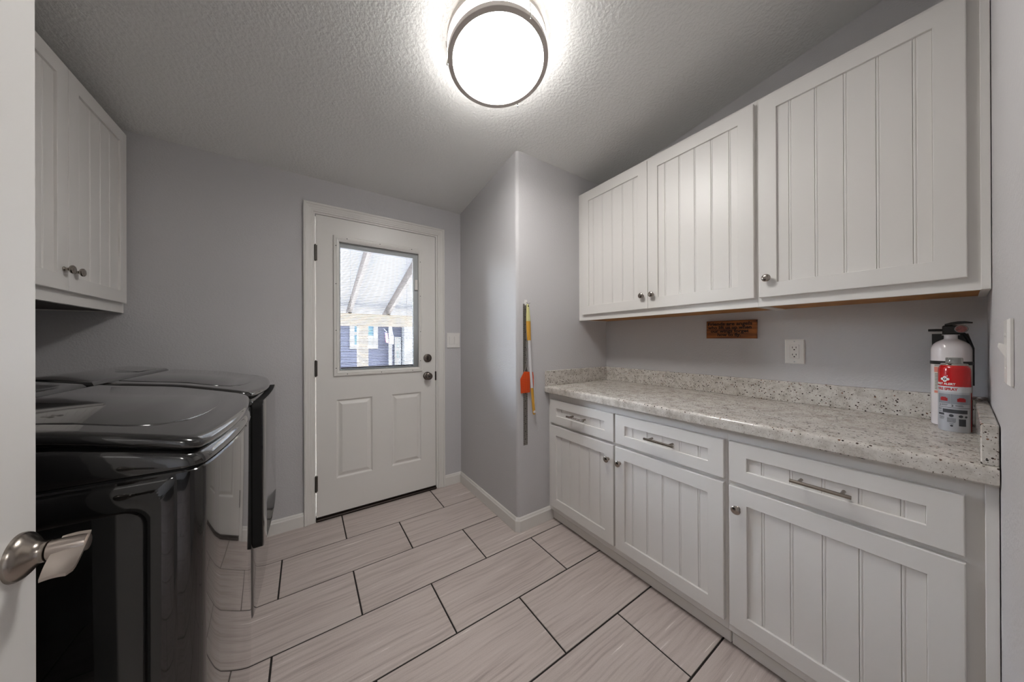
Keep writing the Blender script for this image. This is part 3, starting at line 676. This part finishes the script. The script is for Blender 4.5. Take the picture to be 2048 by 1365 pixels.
bm = NB(); loft(bm, [[SG(s1*(0.1195-e), s2*(0.0495-e), d) for s1, s2 in ((-1, -1), (1, -1), (1, 1), (-1, 1))] for e, d in ((0, 0), (0, 0.013), (0.003, 0.016))]); obj('board', bm, wood_mat(), sg)
bm = NB()
M_ink = mat('burnt_lettering', (20, 10, 6), 0.7)
for i, (s, sz) in enumerate((('Friends are angels', 0.0235), ('who lift us up when', 0.0225), ('our wings forget', 0.0225), ('how to fly.', 0.0225))):
    tv = text_mesh(s, sz, extrude=0.0003, bold=0.0007); wd = max(v.x for v in tv[0]) - min(v.x for v in tv[0]); k = (0.212, 0.209, 0.183, 0.112)[i]/wd
    add_text(bm, tv, lambda v: SG(v.x*k - 0.005, v.y*1.05 + 0.0310 - 0.0200*i, 0.0162+v.z))
obj('lettering', bm, M_ink, sg)

# ================================================================ things hanging on the hook
YH = YP
hk = thing('wall_hook', 'small white adhesive hook on the jutting wall', 'hook', (1.176, YH, 1.447))
obj('hook_base', B(1.158, 1.178, YH-0.004, YH-0.0003, 1.430, 1.466, 0.0015), M_plate, hk)
bm = NB(); tube(bm, [(1.168, YH-0.003, 1.450), (1.169, YH-0.012, 1.447), (1.172, YH-0.017, 1.440), (1.176, YH-0.021, 1.4375), (1.182, YH-0.022, 1.440), (1.184, YH-0.022, 1.447)], 0.0016, 8); obj('hook_arm', bm, M_chrome, hk, True)
# steel rule with rows of holes
M_rule = mat('steel_rule_grey', (128, 124, 118), 0.42, 0.6)
ru = thing('steel_rule', 'long grey metal rule with dark graduation marks hanging behind the orange fly swatter', 'ruler', (1.161, YH, 0.54))
obj('rule_blade', B(1.1455, 1.1775, YH-0.0028, YH-0.0012, 0.5370, 1.4395), M_rule, ru)
bm = NB(); q = 0.0
for k in range(72):
    z = 0.548 + 0.0122*k
    w = 0.0085 if k % 4 == 0 else 0.0055
    box(bm, 1.1458, 1.1458+w, YH-0.0032, YH-0.0026, z, z+0.0022); box(bm, 1.1772-w, 1.1772, YH-0.0032, YH-0.0026, z+0.004, z+0.0062)
    if k % 4 == 2: box(bm, 1.158, 1.1645, YH-0.0032, YH-0.0026, z, z+0.005)
g = obj('graduations', bm, M_slot, ru); g['kind'] = 'stuff'
# fly swatter
M_orange = mat('orange_plastic', (226, 84, 26), 0.45)
fs_ = thing('fly_swatter', 'orange fly swatter hanging head down by its twisted wire handle', 'fly swatter', (1.158, YH-0.01, 0.87))
bm = NB(); y0, y1 = YH-0.0110, YH-0.0085
hp = [(1.121, 0.872), (1.192, 0.872), (1.192, 1.004), (1.147, 1.008), (1.117, 0.962)]
loft(bm, [[(x, y0, z) for x, z in hp], [(x, y1, z) for x, z in hp]]); hd = obj('swatter_head', bm, M_orange, fs_)
bm = NB()
for k in range(5): box(bm, 1.126+0.014*k, 1.128+0.014*k, y0-0.0008, y0+0.0002, 0.878, 0.955 if k < 1 else 0.998)
for k in range(8): box(bm, 1.122, 1.190, y0-0.0008, y0+0.0002, 0.880+0.0110*k, 0.8815+0.0110*k)
obj('head_ribs', bm, mat('orange_plastic_ribs', (204, 66, 18), 0.5), hd)
bm = NB(); M_wire = mat('wire_silver', (196, 194, 190), 0.3, 0.8)
for s in (-1, 1):
    P_ = []
    for k in range(60):
        t = k/59; z = 1.005 + (1.432-1.005)*t; x = 1.163 + 0.004*t
        a = math.pi*7*t; am = (0.010*(1-t/0.12) if t < 0.12 else 0.0) + 0.0028*abs(math.sin(a) if t > 0.12 else 1)
        P_.append((x + s*(0.0022*math.cos(a) if t > 0.1 else 0.0022+0.012*(1-t/0.1)), YH-0.0100 + s*0.0018*math.sin(a), z))
    tube(bm, P_, 0.0013, 6)
tube(bm, [(1.167, YH-0.010, 1.432), (1.170, YH-0.013, 1.440), (1.176, YH-0.0135, 1.4445), (1.1795, YH-0.012, 1.440), (1.176, YH-0.0105, 1.434), (1.168, YH-0.010, 1.430)], 0.0013, 6)
obj('wire_handle', bm, M_wire, fs_, True)
# yellow and white stick
M_yel = mat('yellow_plastic', (214, 160, 58), 0.45); M_pale = mat('pale_yellow_plastic', (216, 212, 150), 0.45); M_whp = mat('white_plastic', (226, 224, 226), 0.4)
ys = thing('cleaning_wand', 'yellow and white plastic stick hanging right of the orange fly swatter', 'cleaning stick', (1.20, YH-0.018, 0.72))
def seg(pts, m, name):   # pts: (x, z, half width), flat bar with rounded edges
    bm = NB(); L = []
    for x, z, h in pts:
        c = []
        for k in range(10):
            t = 2*math.pi*k/10; c.append((x+h*math.cos(t), YH-0.0180+0.0050*math.sin(t), z))
        L.append(c)
    loft(bm, L); return obj(name, bm, m, ys, True)
seg([(1.171, 1.436, 0.004), (1.171, 1.430, 0.009), (1.172, 1.415, 0.011), (1.1735, 1.37, 0.0145), (1.175, 1.335, 0.0175), (1.175, 1.328, 0.0175)], M_pale, 'hanging_end')
bm = NB(); lathe(bm, (1.1715, YH-0.0232, 1.424), (0, -1, 0), [(0.0045, 0), (0.0045, 0.0008)], 14); obj('hang_hole', bm, M_gasket, ys)
seg([(1.175, 1.3278, 0.0175), (1.178, 1.25, 0.0165), (1.1805, 1.206, 0.0145)], M_yel, 'grip')
seg([(1.1805, 1.2058, 0.0100), (1.190, 1.05, 0.0095), (1.2025, 0.9005, 0.0100)], M_whp, 'shaft')
seg([(1.2025, 0.9003, 0.0105), (1.212, 0.80, 0.0105), (1.219, 0.735, 0.0110), (1.2195, 0.728, 0.008)], M_yel, 'lower_grip')
bm = NB(); tube(bm, [(1.2050, YH-0.013, 0.99), (1.2130, YH-0.011, 1.00), (1.2180, YH-0.0095, 0.975), (1.2195, YH-0.009, 0.94), (1.2185, YH-0.009, 0.90)], 0.0035, 8); obj('clip_loop', bm, M_orange, ys, True)
bm = NB(); tube(bm, [(1.2200, YH-0.009, 0.955), (1.2280, YH-0.008, 0.93), (1.2310, YH-0.008, 0.88), (1.2320, YH-0.008, 0.82), (1.2270, YH-0.008, 0.77), (1.2200, YH-0.010, 0.745)], 0.0032, 8); obj('white_cord', bm, M_whp, ys, True)
bm = NB(); lathe(bm, (1.2185, YH-0.0180, 0.7450), (0, -1, 0), [(0.009, 0), (0.009, 0.006), (0.006, 0.008)], 14); obj('end_cap', bm, M_whp, ys, True)

# ================================================================ on the counter
# fire extinguisher
ex, ey, eb = 1.842, 0.0215, CT
M_ext = mat('extinguisher_white', (222, 216, 216), 0.25, coat=0.5)
fe = thing('fire_extinguisher', 'white fire extinguisher with black lever head in the counter corner', 'fire extinguisher', (ex, ey, eb))
bm = NB(); ER = 0.0415
lathe(bm, (ex, ey, eb), (0, 0, 1), [(0.036, 0.0005), (0.040, 0.003), (ER, 0.008), (ER, 0.262), (0.0405, 0.270), (0.0365, 0.281), (0.030, 0.289), (0.0215, 0.295), (0.0150, 0.299), (0.0140, 0.301), (0.0140, 0.312), (0.0185, 0.3125), (0.0185, 0.3145), (0.0120, 0.3150)], 48); obj('cylinder', bm, M_ext, fe, True)
def EX(u, d, h): return (ex-d, ey-u, eb+h)         # u right in the photo, d towards the room, h up
def ebox(bm, u0, u1, d0, d1, h0, h1, bev=0): box(bm, ex-d1, ex-d0, ey-u1, ey-u0, eb+h0, eb+h1, bev)
bm = NB(); ebox(bm, -0.017, 0.018, -0.012, 0.014, 0.315, 0.346, 0.003); vh = obj('valve_head', bm, M_black, fe)
bm = NB(); tube(bm, [EX(-0.012, 0, 0.330), EX(-0.030, 0, 0.3305), EX(-0.046, 0, 0.3305)], [0.0042, 0.0045, 0.0042], 12); obj('carry_handle', bm, M_black, fe, True)
bm = NB(); pts = [(-0.012, 0.346, 0.005), (0.0, 0.351, 0.0055), (0.014, 0.3545, 0.0050), (0.028, 0.3555, 0.0038), (0.042, 0.3535, 0.0022)]
loft(bm, [[EX(u, s*0.009, h+sg_*t) for s, sg_ in ((-1, -1), (1, -1), (1, 1), (-1, 1))] for u, h, t in pts]); obj('squeeze_lever', bm, M_black, fe)
bm = NB(); lathe(bm, EX(0.021, 0.012, 0.333), (-1, 0.15, 0), [(0.0135, 0), (0.0140, 0.004), (0.0125, 0.006), (0.0115, 0.0055), (0.0, 0.0055)], 28); ga = obj('pressure_gauge', bm, mat('gauge_rim', (150, 146, 142), 0.3, 0.8), fe, True)
bm = NB(); lathe(bm, EX(0.0205, 0.0175, 0.333), (-1, 0.15, 0), [(0.0112, 0.0001), (0.0112, 0.0008)], 24); obj('gauge_face', bm, mat('gauge_face_red', (124, 72, 66), 0.4, vary=(160, 0.6)), ga)
bm = NB(); loft(bm, [[(x, y, eb+h) for y, h in ((ey+0.0395, 0.14), (ey-0.0455, 0.14), (ey-0.0455, 0.268), (ey-0.034, 0.318), (ey+0.0395, 0.318))] for x in (ex+0.036, ex+0.043)]); obj('wall_bracket', bm, M_black, fe)
bm = NB(); tube(bm, [EX(0.014, -0.010, 0.325), EX(0.026, -0.018, 0.316), EX(0.034, -0.024, 0.296), EX(0.0395, -0.026, 0.268), EX(0.0405, -0.024, 0.225)], 0.0045, 10); obj('nozzle_hose', bm, M_black, fe, True)
bm = NB(); lathe(bm, (ex, ey, eb), (0, 0, 1), [(ER+0.0004, 0.212), (ER+0.0016, 0.213), (ER+0.0016, 0.223), (ER+0.0004, 0.224)], 48, False, False); obj('strap', bm, M_black, fe, True)
def cyl_pt(cx, cy, R, s, h, a0=0.0):   # s: arc length to the right in the photo
    a = s/R + a0; return (cx - R*math.cos(a), cy - R*math.sin(a), eb+h)
def cyl_patch(bm, cx, cy, R, s0, s1, h0, h1, a0=0.0, th=0.0004):
    n = max(2, int(abs(s1-s0)/R/0.12)+1)
    fr = [cyl_pt(cx, cy, R+th, s0+(s1-s0)*i/n, h0, a0) for i in range(n+1)]; tp = [cyl_pt(cx, cy, R+th, s0+(s1-s0)*i/n, h1, a0) for i in range(n+1)]
    A = [bm.verts.new(p) for p in fr]; Bv = [bm.verts.new(p) for p in tp]
    for i in range(n): bm.faces.new((A[i], A[i+1], Bv[i+1], Bv[i]))
bm = NB(); cyl_patch(bm, ex, ey, ER, -0.038, 0.055, 0.110, 0.216); lb = obj('label', bm, mat('label_cream', (206, 202, 192), 0.5), fe)
bm = NB(); M_sal = mat('label_salmon', (214, 128, 112), 0.5)
cyl_patch(bm, ex, ey, ER+0.0003, -0.038, -0.012, 0.185, 0.203); obj('label_band', bm, M_sal, lb)
bm = NB(); cyl_patch(bm, ex, ey, ER+0.0003, -0.038, -0.014, 0.113, 0.121); obj('label_band', bm, M_sal, lb)
bm = NB()
for k in range(11):
    cyl_patch(bm, ex, ey, ER+0.0003, -0.036, -0.016-0.004*(k % 3 == 1), 0.126+0.0052*k, 0.1283+0.0052*k)
for k in range(3): cyl_patch(bm, ex, ey, ER+0.0003, -0.037, -0.006, 0.2055+0.0033*k, 0.2070+0.0033*k)
obj('label_print', bm, mat('label_print_grey', (92, 88, 84), 0.6), lb)['kind'] = 'stuff'

# spray can
sx, sy, SR = 1.7515, 0.0145, 0.0312
M_can = mat('can_grey_label', (186, 188, 194), 0.3); M_red = mat('can_red', (190, 14, 18), 0.25, coat=0.4); M_wht = mat('can_white_print', (232, 230, 228), 0.4); M_pr = mat('can_dark_print', (62, 64, 70), 0.5)
can = thing('spray_can', 'red and grey fire spray can standing in front of the fire extinguisher', 'spray can', (sx, sy, eb))
bm = NB(); lathe(bm, (sx, sy, eb), (0, 0, 1), [(0.0295, 0.0004), (SR, 0.003), (SR, 0.146)], 48, True, False); body = obj('can_body', bm, M_can, can, True)
bm = NB(); lathe(bm, (sx, sy, eb), (0, 0, 1), [(SR, 0.146), (SR, 0.196), (0.0304, 0.204), (0.0280, 0.2105), (0.0252, 0.2140)], 48, False, False); rb = obj('red_top', bm, M_red, can, True)
bm = NB(); lathe(bm, (sx, sy, eb), (0, 0, 1), [(0.0255, 0.2135), (0.0262, 0.2150), (0.0262, 0.2185), (0.0240, 0.2200), (0.0165, 0.2205)], 48, True, True); obj('can_rim', bm, M_chrome, can, True)
M_clear = mat('clear_cap', (214, 214, 210), 0.12); M_clear.node_tree.nodes['Principled BSDF'].inputs['Transmission Weight'].default_value = 0.75
bm = NB(); lathe(bm, (sx, sy, eb), (0, 0, 1), [(0.0166, 0.2207), (0.0166, 0.2365), (0.0155, 0.2385), (0.0, 0.2390)], 40); obj('cap', bm, M_clear, can, True)
R2 = SR+0.0003; a0 = 0.0
bm = NB(); cyl_patch(bm, sx, sy, R2, -0.049, 0.0465, 0.128, 0.146, a0, 0.0001); obj('white_band', bm, mat('can_silver_band', (206, 208, 210), 0.35), body)
bm = NB()
for i, (s, z, c, h) in enumerate((('FIRST ALERT', 0.1535, -0.0175, 0.0092), )):
    tv = text_mesh(s, h, bold=0.0003); xm = max(v.x for v in tv[0])
    add_text(bm, tv, lambda v: cyl_pt(sx, sy, SR+0.0006, (v.x-xm)*0.87+0.0026, z+v.y, a0))
# emblem: a rounded cross with a dark ring at its heart
def disc(bm, s, h, r, rr=SR+0.0006, n=20):
    c = bm.verts.new(cyl_pt(sx, sy, rr, s, h, a0)); L = [bm.verts.new(cyl_pt(sx, sy, rr, s+r*math.cos(2*math.pi*k/n), h+r*math.sin(2*math.pi*k/n), a0)) for k in range(n)]
    for k in range(n): bm.faces.new((c, L[k], L[(k+1) % n]))
ec, eh = -0.0185, 0.1690
for du, dv in ((0, 0), (0.0058, 0), (-0.0058, 0), (0, 0.0052), (0, -0.0052)): disc(bm, ec+du, eh+dv, 0.0042)
cyl_patch(bm, sx, sy, SR+0.0006, ec+0.0045, ec+0.0062, eh+0.0085, eh+0.0125, a0, 0)
obj('white_print', bm, M_wht, rb)
bm = NB(); disc(bm, ec, eh, 0.0040, SR+0.0008); obj('emblem_ring', bm, mat('emblem_dark', (84, 20, 24), 0.4), rb)
bm = NB(); add_text(bm, text_mesh('F', 0.0055, bold=0.0002), lambda v: cyl_pt(sx, sy, SR+0.0010, v.x+ec, eh+v.y, a0)); obj('emblem_letter', bm, M_wht, rb)
bm = NB(); tv = text_mesh('FIRE SPRAY', 0.0118, bold=0.0004); xm = max(v.x for v in tv[0]); add_text(bm, tv, lambda v: cyl_pt(sx, sy, SR+0.0007, (v.x-xm)*0.76+0.0068, 0.1368+v.y, a0))
obj('red_print', bm, M_red, body)
bm = NB()   # picture boxes
cyl_patch(bm, sx, sy, R2, -0.036, -0.0075, 0.0900, 0.1215); cyl_patch(bm, sx, sy, R2, -0.0065, 0.034, 0.0900, 0.1215); obj('picture_boxes', bm, mat('can_picture_grey', (142, 146, 154), 0.4), body)
bm = NB()
for c, w in ((-0.021, 0.0085), (0.014, 0.0085)):
    cyl_patch(bm, sx, sy, SR+0.0008, c-w, c+w, 0.0985, 0.1085); cyl_patch(bm, sx, sy, SR+0.0009, c-w+0.003, c+w-0.003, 0.1085, 0.1110)
obj('red_pictures', bm, mat('can_red_print', (160, 18, 24), 0.4), body)
bm = NB()
add_text(bm, text_mesh('2', 0.0075, bold=0.0003), lambda v: cyl_pt(sx, sy, SR+0.0008, v.x-0.0305, 0.0845+v.y, a0)); add_text(bm, text_mesh('3', 0.0085, bold=0.0003), lambda v: cyl_pt(sx, sy, SR+0.0008, v.x-0.0035, 0.0840+v.y, a0))
for s0, s1, h in ((-0.027, -0.012, 0.0865), (-0.027, -0.014, 0.0838), (0.002, 0.016, 0.0860), (0.002, 0.018, 0.0835), (-0.036, 0.034, 0.0775), (-0.036, -0.026, 0.072), (-0.036, -0.027, 0.069), (-0.036, -0.026, 0.063),
                  (-0.033, -0.020, 0.046), (-0.033, -0.020, 0.0425), (-0.033, -0.021, 0.039), (-0.014, 0.003, 0.043), (-0.014, 0.003, 0.040), (-0.014, 0.003, 0.037), (-0.014, 0.003, 0.034), (-0.014, 0.002, 0.031), (-0.009, -0.001, 0.0255)):
    cyl_patch(bm, sx, sy, R2, s0, s1, h, h+0.0012, a0, 0.0003)
cyl_patch(bm, sx, sy, R2, -0.0235, 0.027, 0.0605, 0.0725, a0, 0.0003)
for s, h, r in ((-0.0055, 0.0525, 0.0046), (0.0125, 0.0520, 0.0045), (0.0235, 0.0510, 0.0032), (-0.005, 0.0200, 0.0030)): disc(bm, s, h, r, SR+0.0006)
cyl_patch(bm, sx, sy, R2, 0.0085, 0.0230, 0.0210, 0.0435, a0, 0.0003); cyl_patch(bm, sx, sy, R2, -0.036, -0.020, 0.0520, 0.0585, a0, 0.0002)
obj('dark_print', bm, M_pr, body)
bm = NB(); cyl_patch(bm, sx, sy, R2, 0.0395, 0.0490, 0.004, 0.128); obj('red_edge', bm, M_red, body)
# ring on the backsplash
bm = NB(); torus(bm, (1.806, -0.0285, 1.0073), (0.28, 0.0, 1), 0.0165, 0.0030); torus(bm, (1.812, -0.0310, 1.0098), (0.12, 0.10, 1), 0.0150, 0.0024)
tag(obj('metal_ring', bm, M_chrome, None, True, 180), 'small shiny metal ring lying on the backsplash behind the spray can', 'ring')

# ================================================================ outside, seen through the door glass
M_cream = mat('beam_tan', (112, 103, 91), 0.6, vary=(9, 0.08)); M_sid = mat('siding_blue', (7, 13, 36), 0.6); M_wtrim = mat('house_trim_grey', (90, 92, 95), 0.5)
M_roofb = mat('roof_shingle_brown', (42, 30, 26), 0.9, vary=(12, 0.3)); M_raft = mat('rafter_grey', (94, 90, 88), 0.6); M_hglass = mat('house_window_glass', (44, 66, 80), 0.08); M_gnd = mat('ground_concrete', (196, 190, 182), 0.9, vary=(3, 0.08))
struct('ground', B(-25, 30, 2.75, 40, -0.85, -0.70), M_gnd)
pc = thing('patio_cover', 'white patio cover with sloping rafters, cream beam and post outside the door', 'patio cover', (1.0, 3.9, -0.7))
def pr_z(y): return 1.615 + 0.29*(5.0-y)          # underside of the rafters
bm = NB(); loft(bm, [[(-0.2, 2.62, pr_z(2.62)+0.145), (5, 2.62, pr_z(2.62)+0.145), (5, 5.45, pr_z(5.45)+0.145), (-0.2, 5.45, pr_z(5.45)+0.145)],
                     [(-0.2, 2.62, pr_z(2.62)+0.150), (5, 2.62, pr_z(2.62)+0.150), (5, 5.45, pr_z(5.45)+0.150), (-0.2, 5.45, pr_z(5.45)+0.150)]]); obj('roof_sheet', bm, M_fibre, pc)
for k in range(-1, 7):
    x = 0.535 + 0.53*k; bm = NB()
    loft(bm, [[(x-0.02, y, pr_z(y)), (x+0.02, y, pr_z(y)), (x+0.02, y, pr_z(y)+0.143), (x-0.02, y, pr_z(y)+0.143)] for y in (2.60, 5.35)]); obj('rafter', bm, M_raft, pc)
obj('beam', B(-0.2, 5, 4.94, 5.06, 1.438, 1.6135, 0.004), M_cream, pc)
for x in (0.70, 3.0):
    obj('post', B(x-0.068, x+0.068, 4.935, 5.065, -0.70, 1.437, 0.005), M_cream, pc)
# neighbouring house
HY = 9.0
hs = thing('house', 'blue sided house with white trimmed window and door beyond the patio', 'house', (1.5, HY, -0.7))
bm = NB(); z = -0.70
while z < 1.92:
    loft(bm, [[(-4.6, HY+d, zz) for d, zz in ((0.10, z), (0.0, z), (0.014, z+0.15), (0.10, z+0.15))], [(9, HY+d, zz) for d, zz in ((0.10, z), (0.0, z), (0.014, z+0.15), (0.10, z+0.15))]]); z += 0.15
sdg = obj('siding', bm, M_sid, hs); sdg['kind'] = 'stuff'
bm = NB(); loft(bm, [[(x, 8.55, 1.80), (x, 8.55, 1.86), (x, 12, 3.0), (x, 12, 2.9)] for x in (-5.0, 9.4)]); obj('roof', bm, M_roofb, hs)
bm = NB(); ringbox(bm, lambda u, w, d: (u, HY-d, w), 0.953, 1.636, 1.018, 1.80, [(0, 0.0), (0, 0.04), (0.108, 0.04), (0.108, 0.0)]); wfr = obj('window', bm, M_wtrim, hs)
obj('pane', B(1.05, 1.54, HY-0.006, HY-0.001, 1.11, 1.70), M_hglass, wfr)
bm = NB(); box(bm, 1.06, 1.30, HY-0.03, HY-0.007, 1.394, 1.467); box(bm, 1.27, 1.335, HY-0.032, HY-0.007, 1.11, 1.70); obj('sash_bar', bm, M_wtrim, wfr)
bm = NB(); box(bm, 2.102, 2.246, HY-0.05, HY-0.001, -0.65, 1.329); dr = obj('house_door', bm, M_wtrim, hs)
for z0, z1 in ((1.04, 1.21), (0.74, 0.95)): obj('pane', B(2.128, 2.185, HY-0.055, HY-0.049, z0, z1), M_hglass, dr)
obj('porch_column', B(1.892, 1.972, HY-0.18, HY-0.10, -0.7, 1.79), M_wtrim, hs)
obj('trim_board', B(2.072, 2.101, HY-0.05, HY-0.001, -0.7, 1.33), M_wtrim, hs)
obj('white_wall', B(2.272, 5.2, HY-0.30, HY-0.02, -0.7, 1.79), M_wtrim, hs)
# flag, lantern
fl = thing('flag', 'small red, white and blue striped flag hanging before the blue house', 'flag', (1.80, 8.6, 1.5))
def fz(u, w): return (1.742+0.062*u+0.030*w, 8.60+0.02*math.sin(6*u), 1.452-0.262*w-0.028*u)
M_fr = mat('flag_red', (196, 64, 92), 0.7); M_fw = mat('flag_white', (236, 234, 240), 0.7); M_fb = mat('flag_blue', (96, 84, 164), 0.7)
bm = NB(); tube(bm, [(1.715, 8.60, 1.548), (1.79, 8.60, 1.46)], 0.008, 8); obj('flag_pole', bm, M_wtrim, fl)
for k in range(7):
    bm = NB(); a, b = k/7, (k+1)/7
    loft(bm, [[fz(a, w), fz(b, w), (fz(b, w)[0], fz(b, w)[1]+0.006, fz(b, w)[2]), (fz(a, w)[0], fz(a, w)[1]+0.006, fz(a, w)[2])] for w in (0.0 if k < 3 else 0.0, 0.5+0.05*k, 1.0)]); obj('stripe', bm, M_fr if k % 2 == 0 else M_fw, fl)
bm = NB(); loft(bm, [[(fz(u, w)[0], 8.59+dy, fz(u, w)[2]) for u, w in ((0, 0), (0.5, 0), (0.5, 0.35), (0, 0.35))] for dy in (-0.004, 0.004)]); obj('canton', bm, M_fb, fl)
la = thing('hanging_lantern', 'white box lantern hanging on two strings before the blue house', 'lantern', (1.905, 8.6, 1.14))
obj('lantern_box', B(1.861, 1.955, 8.55, 8.65, 1.140, 1.345, 0.006), M_fw, la)
bm = NB(); tube(bm, [(1.866, 8.6, 1.345), (1.908, 8.6, 1.60), (1.950, 8.6, 1.345)], 0.005, 6); tube(bm, [(1.908, 8.6, 1.60), (1.908, 8.6, 1.80)], 0.005, 6); obj('strings', bm, M_fw, la)
